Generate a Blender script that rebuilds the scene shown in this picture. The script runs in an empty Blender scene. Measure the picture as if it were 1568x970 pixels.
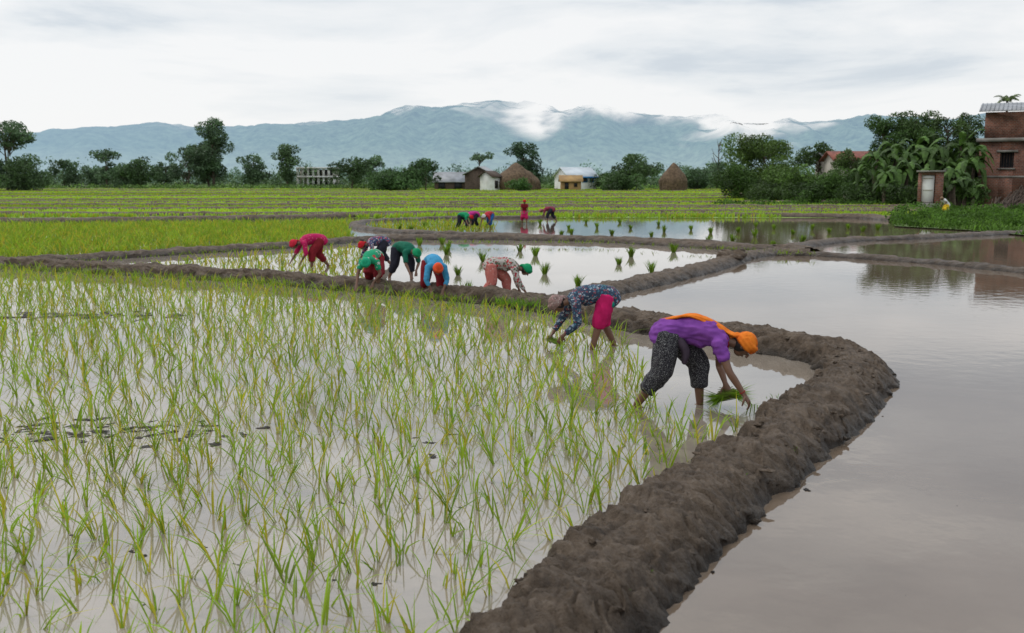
import bpy, math, random
import numpy as np
from mathutils import Vector, Matrix, noise as mn
R=np.random.default_rng(7); random.seed(7)
scene=bpy.context.scene
# ---------------------------------------------------------------- camera
CH=2.3; FPX=1524.0; TH=math.atan(210/FPX)
cam_d=bpy.data.cameras.new("camera"); cam=bpy.data.objects.new("camera",cam_d)
scene.collection.objects.link(cam); scene.camera=cam
cam.location=(0,0,CH); cam.rotation_euler=(math.pi/2-TH,0,0)
cam_d.sensor_width=36; cam_d.lens=35.0; cam_d.clip_end=20000; cam_d.clip_start=0.1
cam_d.dof.use_dof=True; cam_d.dof.focus_distance=10.5; cam_d.dof.aperture_fstop=3.2
def G(px,py,z=0.0):
    """survey: ground point (metres) seen at photo position px,py"""
    dx=(px-784)/FPX; dy=(485-py)/FPX
    y=math.cos(TH)+dy*math.sin(TH); zz=-math.sin(TH)+dy*math.cos(TH)
    t=(z-CH)/zz
    return (dx*t,y*t)
def WX(px,Y): return (px-784)/FPX*Y
def WZ(py,Y): return CH+(275-py)/FPX*Y
scene.view_settings.view_transform='Standard'
try: scene.view_settings.look='None'
except: pass
scene.view_settings.exposure=0
# ---------------------------------------------------------------- node helpers
def newmat(name):
    m=bpy.data.materials.new(name); m.use_nodes=True
    nt=m.node_tree; nt.nodes.clear()
    return m,nt,nt.nodes,nt.links
def nd(N,t,**k):
    n=N.new(t)
    for a,b in k.items():
        if a in n.bl_rna.properties: setattr(n,a,b)
        else: n.inputs[a].default_value=b
    return n
def ramp(N,stops,interp='LINEAR'):
    r=N.new('ShaderNodeValToRGB'); r.color_ramp.interpolation=interp
    e=r.color_ramp.elements
    while len(e)<len(stops): e.new(0.5)
    for i,(p,c) in enumerate(stops):
        e[i].position=p; e[i].color=(c[0],c[1],c[2],1) if hasattr(c,'__len__') else (c,c,c,1)
    return r
def basic(name,c1,c2=None,scale=5,rough=0.8,bump=0.3,bscale=None,dist=0.02,spec=0.3,detail=6):
    m,nt,N,L=newmat(name)
    o=N.new('ShaderNodeOutputMaterial'); p=N.new('ShaderNodeBsdfPrincipled')
    tc=N.new('ShaderNodeTexCoord')
    n=nd(N,'ShaderNodeTexNoise',Scale=scale,Detail=detail)
    c2=c2 or tuple(x*0.65 for x in c1)
    r=ramp(N,[(0.35,c1),(0.68,c2)])
    L.new(tc.outputs['Object'],n.inputs['Vector']); L.new(n.outputs['Fac'],r.inputs['Fac'])
    L.new(r.outputs['Color'],p.inputs['Base Color'])
    p.inputs['Roughness'].default_value=rough; p.inputs['Specular IOR Level'].default_value=spec
    n2=nd(N,'ShaderNodeTexNoise',Scale=bscale or scale*4,Detail=8)
    L.new(tc.outputs['Object'],n2.inputs['Vector'])
    b=nd(N,'ShaderNodeBump',Strength=bump,Distance=dist)
    L.new(n2.outputs['Fac'],b.inputs['Height']); L.new(b.outputs['Normal'],p.inputs['Normal'])
    L.new(p.outputs[0],o.inputs[0]); return m
def leafmat(name,transl=0.35,rough=0.55,spec=0.35):
    m,nt,N,L=newmat(name)
    o=N.new('ShaderNodeOutputMaterial'); p=N.new('ShaderNodeBsdfPrincipled')
    a=nd(N,'ShaderNodeAttribute',attribute_name='Col')
    t=N.new('ShaderNodeBsdfTranslucent'); mx=nd(N,'ShaderNodeMixShader'); mx.inputs[0].default_value=transl
    tc=N.new('ShaderNodeTexCoord'); n=nd(N,'ShaderNodeTexNoise',Scale=1.3,Detail=4)
    L.new(tc.outputs['Object'],n.inputs['Vector'])
    r=ramp(N,[(0.3,0.72),(0.7,1.25)]); L.new(n.outputs['Fac'],r.inputs['Fac'])
    mm=nd(N,'ShaderNodeMixRGB',blend_type='MULTIPLY',Fac=1.0)
    L.new(a.outputs['Color'],mm.inputs['Color1']); L.new(r.outputs['Color'],mm.inputs['Color2'])
    L.new(mm.outputs['Color'],p.inputs['Base Color']); L.new(mm.outputs['Color'],t.inputs['Color'])
    p.inputs['Roughness'].default_value=rough; p.inputs['Specular IOR Level'].default_value=spec
    L.new(p.outputs[0],mx.inputs[1]); L.new(t.outputs[0],mx.inputs[2]); L.new(mx.outputs[0],o.inputs[0])
    return m
def vormat(name,base,cols,scale,rough=0.8,thr=0.35):
    """printed fabric: blotches of several colours on a base colour"""
    m,nt,N,L=newmat(name)
    o=N.new('ShaderNodeOutputMaterial'); p=N.new('ShaderNodeBsdfPrincipled')
    tc=N.new('ShaderNodeTexCoord'); v=nd(N,'ShaderNodeTexVoronoi',Scale=scale)
    n=nd(N,'ShaderNodeTexNoise',Scale=scale*1.5,Detail=2)
    ad=nd(N,'ShaderNodeMixRGB',blend_type='MIX',Fac=0.06)
    L.new(tc.outputs['Object'],n.inputs['Vector']); L.new(tc.outputs['Object'],ad.inputs['Color1']); L.new(n.outputs['Color'],ad.inputs['Color2'])
    L.new(ad.outputs['Color'],v.inputs['Vector'])
    hs=N.new('ShaderNodeSeparateColor'); L.new(v.outputs['Color'],hs.inputs[0])
    st=[(i/len(cols),tuple(q*0.75 for q in c)) for i,c in enumerate(cols)]
    r=ramp(N,st,'CONSTANT'); L.new(hs.outputs[0],r.inputs['Fac'])
    f=nd(N,'ShaderNodeMath',operation='LESS_THAN'); f.inputs[1].default_value=thr; L.new(v.outputs['Distance'],f.inputs[0])
    mx=nd(N,'ShaderNodeMixRGB',Color1=(*[q*0.75 for q in base],1)); L.new(f.outputs[0],mx.inputs['Fac']); L.new(r.outputs['Color'],mx.inputs['Color2'])
    L.new(mx.outputs['Color'],p.inputs['Base Color']); p.inputs['Roughness'].default_value=rough
    p.inputs['Specular IOR Level'].default_value=0.2
    L.new(p.outputs[0],o.inputs[0]); return m
# ---------------------------------------------------------------- materials
def mudmat():
    m,nt,N,L=newmat('mud')
    o=N.new('ShaderNodeOutputMaterial'); p=N.new('ShaderNodeBsdfPrincipled')
    ge=N.new('ShaderNodeNewGeometry'); sp=N.new('ShaderNodeSeparateXYZ'); L.new(ge.outputs['Position'],sp.inputs[0])
    n=nd(N,'ShaderNodeTexNoise',Scale=4.5,Detail=10,Roughness=0.7); L.new(ge.outputs['Position'],n.inputs['Vector'])
    r=ramp(N,[(0.3,(0.048,0.032,0.020)),(0.5,(0.108,0.076,0.051)),(0.72,(0.190,0.142,0.102))]); L.new(n.outputs['Fac'],r.inputs['Fac'])
    nz=nd(N,'ShaderNodeMath',operation='MULTIPLY_ADD'); nz.inputs[1].default_value=0.12; L.new(n.outputs['Fac'],nz.inputs[0]); L.new(sp.outputs['Z'],nz.inputs[2])
    w=nd(N,'ShaderNodeMapRange'); w.inputs['From Min'].default_value=0.07; w.inputs['From Max'].default_value=0.25
    w.inputs['To Min'].default_value=0.32; w.inputs['To Max'].default_value=1.0; L.new(nz.outputs[0],w.inputs['Value'])
    mm=nd(N,'ShaderNodeMixRGB',blend_type='MULTIPLY',Fac=1.0); L.new(r.outputs['Color'],mm.inputs['Color1']); L.new(w.outputs[0],mm.inputs['Color2'])
    L.new(mm.outputs['Color'],p.inputs['Base Color'])
    w2=nd(N,'ShaderNodeMapRange'); w2.inputs['From Min'].default_value=0.4; w2.inputs['From Max'].default_value=1.0
    w2.inputs['To Min'].default_value=0.36; w2.inputs['To Max'].default_value=0.7; L.new(w.outputs[0],w2.inputs['Value']); L.new(w2.outputs[0],p.inputs['Roughness'])
    p.inputs['Specular IOR Level'].default_value=0.28
    n2=nd(N,'ShaderNodeTexNoise',Scale=20,Detail=10,Roughness=0.74); L.new(ge.outputs['Position'],n2.inputs['Vector'])
    n3=nd(N,'ShaderNodeTexNoise',Scale=8,Detail=5,Roughness=0.58,Distortion=1.0); L.new(ge.outputs['Position'],n3.inputs['Vector'])
    b=nd(N,'ShaderNodeBump',Strength=1.0,Distance=0.055); L.new(n2.outputs['Fac'],b.inputs['Height'])
    b2=nd(N,'ShaderNodeBump',Strength=0.7,Distance=0.10); L.new(n3.outputs['Fac'],b2.inputs['Height']); L.new(b2.outputs['Normal'],b.inputs['Normal']); L.new(b.outputs['Normal'],p.inputs['Normal'])
    L.new(p.outputs[0],o.inputs[0]); return m
def watermat(name,c1,c2,ior=1.4,bump=0.05,bs=6,rough=0.015):
    m,nt,N,L=newmat(name)
    o=N.new('ShaderNodeOutputMaterial'); p=N.new('ShaderNodeBsdfPrincipled')
    ge=N.new('ShaderNodeNewGeometry')
    n=nd(N,'ShaderNodeTexNoise',Scale=0.5,Detail=7,Roughness=0.6,Distortion=0.6); L.new(ge.outputs['Position'],n.inputs['Vector'])
    r=ramp(N,[(0.35,c1),(0.68,c2)]); L.new(n.outputs['Fac'],r.inputs['Fac']); L.new(r.outputs['Color'],p.inputs['Base Color'])
    p.inputs['Roughness'].default_value=rough; p.inputs['IOR'].default_value=ior
    n2=nd(N,'ShaderNodeTexNoise',Scale=bs,Detail=3,Roughness=0.5); L.new(ge.outputs['Position'],n2.inputs['Vector'])
    b=nd(N,'ShaderNodeBump',Strength=bump,Distance=0.02); L.new(n2.outputs['Fac'],b.inputs['Height']); L.new(b.outputs['Normal'],p.inputs['Normal'])
    L.new(p.outputs[0],o.inputs[0]); return m
M_mud=mudmat()
M_water=watermat('muddy_water',(0.112,0.080,0.055),(0.154,0.114,0.082),1.5,0.10,3.5,0.03)
M_paddy=watermat('paddy_water',(0.185,0.152,0.120),(0.262,0.222,0.182),1.8,0.025,7)
M_rice=leafmat('rice_leaf',0.45,0.6,0.15)
M_leaf=leafmat('foliage_leaf',0.25,0.6,0.25)
M_bark=basic('bark',(0.10,0.075,0.055),(0.05,0.038,0.028),6)
M_grass=basic('far_ground_grass',(0.10,0.15,0.028),(0.055,0.085,0.02),0.15,0.9,0.5,3,0.1)
M_field=basic('rice_field_bed',(0.20,0.30,0.035),(0.13,0.22,0.025),0.4,0.6,0.3,4,0.05)
# ---------------------------------------------------------------- mesh builder
class MB:
    def __init__(s): s.v=[];s.f={3:[],4:[]};s.m={3:[],4:[]};s.c=[];s.n=0
    def add(s,v,faces,mat=0,col=(0.5,0.5,0.5)):
        v=np.asarray(v,float).reshape(-1,3); k=len(v)
        c=np.empty((k,4)); c[:,:3]=col; c[:,3]=1
        s.v.append(v); s.c.append(c)
        for f in faces:
            f=np.asarray(f,int)
            if f.size==0: continue
            s.f[f.shape[1]].append(f+s.n); s.m[f.shape[1]].append(np.full(len(f),mat))
        s.n+=k
    def mesh(s,name):
        V=np.concatenate(s.v); me=bpy.data.meshes.new(name)
        q=np.concatenate(s.f[4]) if s.f[4] else np.zeros((0,4),int); t=np.concatenate(s.f[3]) if s.f[3] else np.zeros((0,3),int)
        mi=np.concatenate(s.m[4]+s.m[3]) if (s.m[4] or s.m[3]) else np.zeros(0)
        me.vertices.add(len(V)); me.vertices.foreach_set('co',V.astype(np.float32).ravel())
        lv=np.concatenate([q.ravel(),t.ravel()]); me.loops.add(len(lv)); me.loops.foreach_set('vertex_index',lv.astype(np.int32))
        tot=np.concatenate([np.full(len(q),4),np.full(len(t),3)]); st=np.concatenate([[0],np.cumsum(tot)[:-1]])
        me.polygons.add(len(tot)); me.polygons.foreach_set('loop_start',st.astype(np.int32)); 
        me.polygons.foreach_set('material_index',mi.astype(np.int32))
        a=me.color_attributes.new('Col','FLOAT_COLOR','POINT'); a.data.foreach_set('color',np.concatenate(s.c).astype(np.float32).ravel())
        me.update(calc_edges=True); me.validate(); return me
    def obj(s,name,mats,smooth=False,parent=None,loc=(0,0,0)):
        me=s.mesh(name)
        for m in mats: me.materials.append(m)
        if smooth: me.polygons.foreach_set('use_smooth',np.ones(len(me.polygons),bool))
        o=bpy.data.objects.new(name,me); scene.collection.objects.link(o); o.location=loc
        if parent: o.parent=parent
        return o
def empty(name,loc=(0,0,0),rot=0,sc=1):
    e=bpy.data.objects.new(name,None); scene.collection.objects.link(e); e.location=loc; e.rotation_euler=(0,0,rot); e.scale=(sc,)*3
    e.empty_display_size=0.2; return e
def crom(P,k):
    P=np.asarray(P,float); out=[]
    Q=np.vstack([2*P[0]-P[1],P,2*P[-1]-P[-2]])
    for i in range(1,len(Q)-2):
        for j in range(k):
            t=j/k; a,b,c,d=Q[i-1],Q[i],Q[i+1],Q[i+2]
            out.append(0.5*((2*b)+(c-a)*t+(2*a-5*b+4*c-d)*t*t+(3*b-a-3*c+d)*t**3))
    out.append(P[-1]); return np.array(out)
def tube(path,rad,ref=(0,1,0),seg=14,smooth=3,cap=0.9):
    P=np.asarray(path,float); Rr=np.array([(r,r) if not hasattr(r,'__len__') else r for r in rad],float)
    if smooth>1 and len(P)>2: PR=crom(np.hstack([P,Rr]),smooth); P=PR[:,:3]; Rr=np.maximum(PR[:,3:],0.002)
    T=np.gradient(P,axis=0); T/=np.linalg.norm(T,axis=1)[:,None]+1e-9
    m0=Rr[0].mean()*cap; m1=Rr[-1].mean()*cap
    P=np.vstack([P[0]-T[0]*m0,P[0]-T[0]*m0*0.6,P,P[-1]+T[-1]*m1*0.6,P[-1]+T[-1]*m1])
    Rr=np.vstack([Rr[0]*0.35,Rr[0]*0.8,Rr,Rr[-1]*0.8,Rr[-1]*0.35]); T=np.vstack([T[0],T[0],T,T[-1],T[-1]])
    ref=np.asarray(ref,float); V=[]; an=np.linspace(0,2*math.pi,seg,endpoint=False)
    for p,t,r in zip(P,T,Rr):
        s=ref-ref.dot(t)*t
        if np.linalg.norm(s)<0.1: s=np.array((1,0,0.))-t[0]*t
        s/=np.linalg.norm(s); o=np.cross(t,s)
        V.append(p+np.outer(np.cos(an)*r[0],s)+np.outer(np.sin(an)*r[1],o))
    n=len(P); V=np.vstack(V+[P[:1],P[-1:]])
    F=[];i=np.arange(seg);j=(i+1)%seg
    for k in range(n-1): F.append(np.stack([k*seg+i,k*seg+j,(k+1)*seg+j,(k+1)*seg+i],1))
    t1=np.stack([j,i,np.full(seg,n*seg)],1); t2=np.stack([(n-1)*seg+i,(n-1)*seg+j,np.full(seg,n*seg+1)],1)
    return V,[np.vstack(F),t1,t2]
def ell(c,axes,rad,nu=16,nv=10):
    A=np.asarray(axes,float); th=np.linspace(0,math.pi,nv+1)[1:-1]; ph=np.linspace(0,2*math.pi,nu,endpoint=False); V=[]
    c=np.asarray(c,float)
    for t in th:
        V.append(c+math.cos(t)*rad[0]*A[0]+np.outer(math.sin(t)*np.cos(ph)*rad[1],A[1])+np.outer(math.sin(t)*np.sin(ph)*rad[2],A[2]))
    n=len(th); V=np.vstack(V+[[c+rad[0]*A[0]],[c-rad[0]*A[0]]]); i=np.arange(nu); j=(i+1)%nu
    F=[np.stack([k*nu+i,(k+1)*nu+i,(k+1)*nu+j,k*nu+j],1) for k in range(n-1)]
    return V,[np.vstack(F),np.stack([i,j,np.full(nu,n*nu)],1),np.stack([(n-1)*nu+j,(n-1)*nu+i,np.full(nu,n*nu+1)],1)]
def box(c,s,rot=0):
    x,y,z=[a/2 for a in s]; v=np.array([(-x,-y,-z),(x,-y,-z),(x,y,-z),(-x,y,-z),(-x,-y,z),(x,-y,z),(x,y,z),(-x,y,z)])
    if rot: cs,sn=math.cos(rot),math.sin(rot); v=v@np.array([[cs,sn,0],[-sn,cs,0],[0,0,1]])
    return v+np.asarray(c),[np.array([(0,3,2,1),(4,5,6,7),(0,1,5,4),(1,2,6,5),(2,3,7,6),(3,0,4,7)])]
def inside(px,py,poly):
    poly=np.asarray(poly); r=np.zeros(len(px),bool); j=len(poly)-1
    for i in range(len(poly)):
        xi,yi=poly[i]; xj,yj=poly[j]
        c=((yi>py)!=(yj>py))&(px<(xj-xi)*(py-yi)/(yj-yi+1e-12)+xi); r^=c; j=i
    return r
YEL=np.array([0.47,0.42,0.035]);GRN=np.array([0.135,0.275,0.016]);LGR=np.array([0.29,0.44,0.026])
# ---------------------------------------------------------------- people
M_skin=basic('skin',(0.150,0.074,0.044),(0.112,0.054,0.032),8,0.48,0.1,60,0.003,0.4)
M_hair=basic('hair',(0.012,0.01,0.009),(0.02,0.016,0.014),30,0.5,0.3,90,0.004)
M_eye=basic('eye_white',(0.45,0.43,0.4),(0.4,0.37,0.35),5,0.3,0.0)
M_iris=basic('iris',(0.02,0.012,0.01),(0.02,0.012,0.01),5,0.2,0.0)
def cloth(name,c,c2=None):
    c2=c2 or tuple(x*0.66 for x in c)
    return basic(name,tuple(x*.74 for x in c),tuple(x*.72 for x in c2),9,0.85,0.4,28,0.012,0.15)
def solid(name,geos,mat,parent,vox,sm=4,fold=0,fdir=(3,9,9)):
    b=MB()
    for V,F in geos: b.add(V,F)
    me=b.mesh(name+'_raw'); o=bpy.data.objects.new('tmp',me); scene.collection.objects.link(o)
    r=o.modifiers.new('r','REMESH'); r.mode='VOXEL'; r.voxel_size=vox
    s=o.modifiers.new('s','SMOOTH'); s.factor=0.5; s.iterations=sm
    dg=bpy.context.evaluated_depsgraph_get(); m2=bpy.data.meshes.new_from_object(o.evaluated_get(dg)); bpy.data.objects.remove(o); bpy.data.meshes.remove(me)
    if fold and len(m2.vertices)<200000:
        n=len(m2.vertices); co=np.empty(n*3,np.float32); m2.vertices.foreach_get('co',co); nr=np.empty(n*3,np.float32); m2.vertex_normals.foreach_get('vector',nr)
        co=co.reshape(-1,3); nr=nr.reshape(-1,3); ds=np.empty(n)
        for i,c in enumerate(co.tolist()):
            q=Vector((c[0]*fdir[0],c[1]*fdir[1],c[2]*fdir[2])); ds[i]=fold*((1-abs(mn.noise(q))*2.2)*0.7+mn.noise(q*2.3)*0.5-0.3)
        co=co+nr*ds[:,None]; m2.vertices.foreach_set('co',co.astype(np.float32).ravel())
    m2.materials.clear(); m2.materials.append(mat); m2.name=name
    m2.polygons.foreach_set('use_smooth',np.ones(len(m2.polygons),bool)); m2.update()
    o=bpy.data.objects.new(name,m2); scene.collection.objects.link(o); o.parent=parent; return o
def nrm(a): a=np.asarray(a,float); return a/np.linalg.norm(a)
def hand(w,d,n,sg):
    w=np.asarray(w,float); d=nrm(d); n=np.asarray(n,float); n=nrm(n-n.dot(d)*d); s=np.cross(d,n)*sg; g=[]
    g.append(tube([w-d*0.02,w+d*0.03,w+d*0.075],[(0.024,0.020),(0.036,0.017),(0.038,0.014)],ref=s,smooth=2,cap=0.5))
    for i,l in zip((-1.5,-0.5,0.5,1.5),(0.066,0.078,0.074,0.056)):
        p=w+d*0.078+s*i*0.0195; pts=[p-d*0.015,p]; 
        for q,a in enumerate((0.3,0.85,1.3)): p=p+(d*math.cos(a)+n*math.sin(a)+s*i*0.06)*l*(0.42,0.33,0.25)[q]; pts.append(p)
        g.append(tube(pts,[0.009,0.0092,0.0085,0.0078,0.0065],ref=s,seg=8,smooth=2))
    p=w+d*0.02-s*0.03; pts=[p,p+(d*0.5-s*0.6+n*0.4)*0.04,p+(d*0.9-s*0.5+n*0.9)*0.055]
    g.append(tube(pts,[0.014,0.011,0.008],ref=n,seg=8,smooth=2)); return g
PZ=dict(pel=(0,0,.71),wai=(.2,0,.765),che=(.38,0,.73),uch=(.48,0,.685),nk=(.555,0,.655),hd=(.70,0,.615),
 hR=(0,-.09,.70),hL=(.03,.09,.70),kR=(0.02,-.14,.36),kL=(.27,.13,.42),aR=(-.24,-.13,.03),aL=(.30,.13,.02),
 sR=(.475,-.155,.64),sL=(.475,.155,.64),eR=(.58,-.21,.40),eL=(.47,.22,.385),wR=(.72,-.20,.19),wL=(.54,.10,.22),
 dR=(.55,.05,-.85),dL=(.35,-.3,-.85),u=(.80,0,.42),f=(.48,0,-.88),nR=(-.6,.2,-.3),nL=(-.3,-.9,0))
def farmer(px,py,phi,sc,top,bot,wrap,vox=0.014,pose=None,style='trousers',sleeve=0.55,extra=None,fine=False,zf=0.0,xy=None,name='farmer_planting_rice',topf=0.006,leg=.58):
    P={k:np.array(v,float) for k,v in {**PZ,**(pose or {})}.items()}
    gx,gy=xy or G(px,py); e=empty(name,(gx,gy,zf),math.radians(phi),sc)
    L=lambda a,b,t: P[a]*(1-t)+P[b]*t
    g=[]
    g.append(tube([P['pel']-(P['wai']-P['pel'])*0.25,P['pel'],P['wai'],P['che'],P['uch']],[(.12,.10),(.145,.12),(.115,.095),(.135,.105),(.13,.08)],seg=18))
    g.append(tube([P['sL'],P['uch'],P['sR']],[.055,.075,.055],ref=(1,0,0)))
    g.append(tube([P['uch'],P['nk'],P['hd']],[.06,.048,.05]))
    for s in 'RL':
        g.append(tube([P['h'+s],L('h'+s,'k'+s,.5),P['k'+s],L('k'+s,'a'+s,.35),P['a'+s]],[.088,.075,.055,.054,.036]))
        a=P['a'+s]; g.append(tube([a+(-.04,0,-.04),a+(.03,0,-.045),a+(.13,0,-.06),a+(.18,0,-.065)],[(.032,.03),(.038,.032),(.042,.02),(.034,.013)]))
        g.append(tube([P['s'+s],L('s'+s,'e'+s,.5),P['e'+s],L('e'+s,'w'+s,.35),P['w'+s]],[.052,.043,.036,.035,.023]))
        if fine or vox<.012: g+=hand(P['w'+s],P['d'+s],P['n'+s],1 if s=='R' else -1)
        else: g+=[tube([P['w'+s],P['w'+s]+nrm(P['d'+s])*.08],[(.036,.016),(.034,.014)])]+[tube([P['w'+s]+nrm(P['d'+s])*.07+np.array([0,i*.022,0]),P['w'+s]+nrm(P['d'+s])*.15+np.array([0,i*.03,0])],[.011,.009],seg=6) for i in (-1.5,-.5,.5,1.5)]
    u=nrm(P['u']); f=nrm(P['f']-P['f'].dot(u)*u); l=np.cross(u,f); c=P['hd']; ax=(u,f,l)
    g+= [ell(c+u*.01,ax,(.105,.088,.075)),ell(c-u*.06+f*.022,ax,(.05,.052,.048)),tube([c+u*.018+f*.08,c-u*.022+f*.103],[.008,.014],ref=l),
         ell(c-u*.055+f*.072,ax,(.009,.013,.024)),tube([c+u*.03+f*.078-l*.045,c+u*.033+f*.086,c+u*.03+f*.078+l*.045],[.008,.009,.008],ref=u)]
    for q in (-1,1): g.append(ell(c+l*q*.076-f*.008-u*.005,ax,(.028,.016,.009)))
    v0=0.0045 if fine else vox
    solid('body',g,M_skin,e,v0,2)
    b=MB()
    for q in (-1,1):
        V,F=ell(c+u*.012+f*.078+l*q*.03,ax,(.008,.009,.014)); b.add(V,F,0)
        V,F=ell(c+u*.010+f*.084+l*q*.03,ax,(.006,.005,.006)); b.add(V,F,1)
        V,F=tube([c+u*.036+f*.084+l*q*.014,c+u*.040+f*.082+l*q*.03,c+u*.034+f*.074+l*q*.047],[.004,.0045,.003],ref=l,seg=6); b.add(V,F,2)
    V,F=tube([c-u*.056+f*.0845-l*.02,c-u*.057+f*.0875,c-u*.056+f*.0845+l*.02],[.0025,.003,.0025],ref=l,seg=6); b.add(V,F,2)
    b.obj('eyes_brows_lips',[M_eye,M_iris,M_hair],smooth=True,parent=e)
    cv=max(0.008,vox)
    solid('hair',[ell(c+u*.012-f*.012,ax,(.108,.090,.082)),ell(c-f*.095-u*.02,ax,(.04,.035,.04))],M_hair,e,cv,2)
    wr=[ell(c+u*.042-f*.022,ax,(.098,.104,.094))]
    for t,rr in ((0.0,.094),(.028,.096),(.055,.088)):
        pts=[c+u*(t+.012+.022*math.cos(a))-f*.012+f*math.cos(a)*rr*1.02+l*math.sin(a)*rr*.92 for a in np.linspace(0,6.283,13)]
        wr.append(tube(pts,[.018]*13,ref=u,seg=8))
    wr.append(tube([c-f*.10+u*.01,c-f*.13-u*.03,c-f*.12-u*.10],[.032,.028,.018],ref=l))
    solid('head_wrap',wr,wrap,e,cv,1 if vox<.012 else 2,0.007 if vox<.012 else 0.003,(22,22,8))
    hem=P['pel']-(P['wai']-P['pel'])*0.45+np.array([0,0,-.05])
    tp=[tube([hem,P['pel']+(-.01,0,0),P['wai'],P['che'],P['uch']+(P['nk']-P['uch'])*.25],[(.165,.125),(.175,.15),(.142,.118),(.158,.125),(.125,.085)],seg=20,cap=0.35),
        tube([P['sL']+(0,.01,0),P['uch'],P['sR']-(0,.01,0)],[.068,.088,.068],ref=(1,0,0)),
        tube([P['wai']+(-.05,0,-.05),L('wai','che',.5)+(0,0,-.1)],[(.12,.08),(.1,.06)])]
    for s in 'RL':
        tp.append(tube([P['s'+s],L('s'+s,'e'+s,min(.9,sleeve)*.6),L('s'+s,'e'+s,min(1,sleeve))],[.068,.062,.060],cap=.3))
        if sleeve>1: tp.append(tube([L('s'+s,'e'+s,.6),P['e'+s],L('e'+s,'w'+s,sleeve-1)],[.058,.052,.042],cap=.3))
    solid('shirt',tp,top,e,cv,2,topf,(5,12,14))
    if style=='trousers':
        bt=[tube([P['pel']+(-.03,0,0),P['wai']*.35+P['pel']*.65],[(.155,.13),(.14,.115)])]
        for s in 'RL': bt.append(tube([P['h'+s]+(0,0,.02),L('h'+s,'k'+s,.45),P['k'+s],L('k'+s,'a'+s,leg*.5),L('k'+s,'a'+s,leg)],[.118,.122,.104,.094,.082],cap=.25))
    else:
        m=(P['kR']+P['kL'])/2; bt=[tube([P['pel']+(-.03,0,0),P['wai']*.35+P['pel']*.65],[(.155,.13),(.14,.115)]),tube([P['pel'],(P['pel']+m)/2,m+(-.03,0,-.02)],[(.16,.15),(.21,.19),(.23,.20)],seg=22,cap=.2)]
        for s in 'RL': bt.append(tube([P['h'+s],P['k'+s],L('k'+s,'a'+s,.25)],[.11,.10,.10],cap=.2))
    solid('trousers' if style=='trousers' else 'skirt',bt,bot,e,cv,2,0.014 if vox<.012 else .008,(11,11,3))
    if extra: extra(e,P,cv,c,u,f,l)
    return e
def seed_bundle(e,p,d,n=110,L=0.26,w=0.008):
    """bundle of seedlings as blades along +-d held at p (local)"""
    b=MB(); d=nrm(d); p=np.asarray(p); a=nrm(np.cross(d,(0,0,1))); c=np.cross(d,a)
    for i in range(n):
        r=0.022; o=a*R.normal(0,r)+c*R.normal(0,r*.7); s=-d*0.09+o*1.6; t=d*L*R.uniform(.6,1.05)+o*4.5+np.array([0,0,-.05*R.random()]); mid=o+d*L*.35
        sd=nrm(np.cross(d,R.normal(0,1,3)))*w*.5; col=(GRN*0.7+LGR*.3)*R.uniform(.5,1.3)
        b.add([p+s-sd*.6,p+s+sd*.6,p+mid+sd,p+mid-sd,p+t],[np.array([[0,1,2,3]]),np.array([[3,2,4]])],0,np.array([.45*np.array([.3,.26,.12])+.2*col]*2+[col]*3))
    return b.obj('held_seedlings',[M_rice],parent=e)
M_orange=basic('orange_cloth',(0.66,0.18,0.018),(0.46,0.085,0.006),9,.85,.4,28,.012,.15)
def ex_purple(e,P,cv,c,u,f,l):
    pts=[P['pel']+(-.06,-.02,.135),P['pel']+(.08,-.03,.165),P['wai']+(0,-.02,.135),P['che']+(-.04,-.01,.14),P['uch']+(0,.0,.105),P['nk']+(.02,0,.075),P['hd']+(-.02,0,.09)]
    geo=[tube(pts,[(.035,.012),(.06,.014),(.065,.014),(.07,.016),(.075,.02),(.065,.02),(.05,.02)]),
         tube([pts[0]+(0.02,-.03,0),P['wai']+(0,-.07,.13),P['uch']+(.0,-.06,.09)],[(.02,.012),(.03,.012),(.03,.014)])]
    solid('orange_shawl',geo,M_orange,e,.006,2,.007,(4,26,10))
    solid('waist_cloth',[tube([P['pel']+(.10,-.10,-.02),P['pel']+(.17,-.13,-.15),P['pel']+(.16,-.12,-.25)],[(.05,.045),(.06,.04),(.07,.028)],cap=.3)],cloth('dark_sash',(0.07,0.05,0.07)),e,.007,2,.008,(20,20,5))
    solid('collar',[tube([P['uch']+(.06,-.08,.02),P['nk']+(.0,-.045,-.02),P['nk']+(-.01,0,-.065),P['nk']+(0,.045,-.02)],[.012]*4)],cloth('red_collar',(0.5,0.03,0.06)),e,.006,1)
    seed_bundle(e,P['wL']+(.02,-.04,-.10),(-.85,-.35,-.25),150,.26); seed_bundle(e,P['wL']+(.03,-.02,-.09),(.8,-.3,.12),120,.24)
    seed_bundle(e,P['wR']+(.08,.0,-.12),(.1,.1,1),16,.10)
    b=MB()
    w=P['wR']-nrm(P['wR']-P['eR'])*.03; dd=nrm(P['wR']-P['eR']); a=nrm(np.cross(dd,(0,1,0))); q=np.cross(dd,a)
    V,F=tube([w+a*math.cos(t)*.028+q*math.sin(t)*.028 for t in np.linspace(0,6.283,13)],[.004]*13,ref=dd,seg=6); b.add(V,F)
    b.obj('bangle',[cloth('red_bangle',(.5,.04,.03))],smooth=True,parent=e)
M_speck=vormat('black_speckled_cotton',(0.024,0.022,0.027),[(0.5,0.5,0.5),(0.25,0.24,0.26),(0.6,0.6,0.6)],75,0.85,0.27)
farmer(1022,622,-14,1.06,cloth('purple_cotton',(0.26,0.075,0.38),(0.17,0.045,0.27)),M_speck,M_orange,vox=0.008,fine=True,extra=ex_purple,topf=.015,
  pose=dict(aR=(-.28,-.13,.03),kR=(-.05,-.15,.37)))
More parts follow.
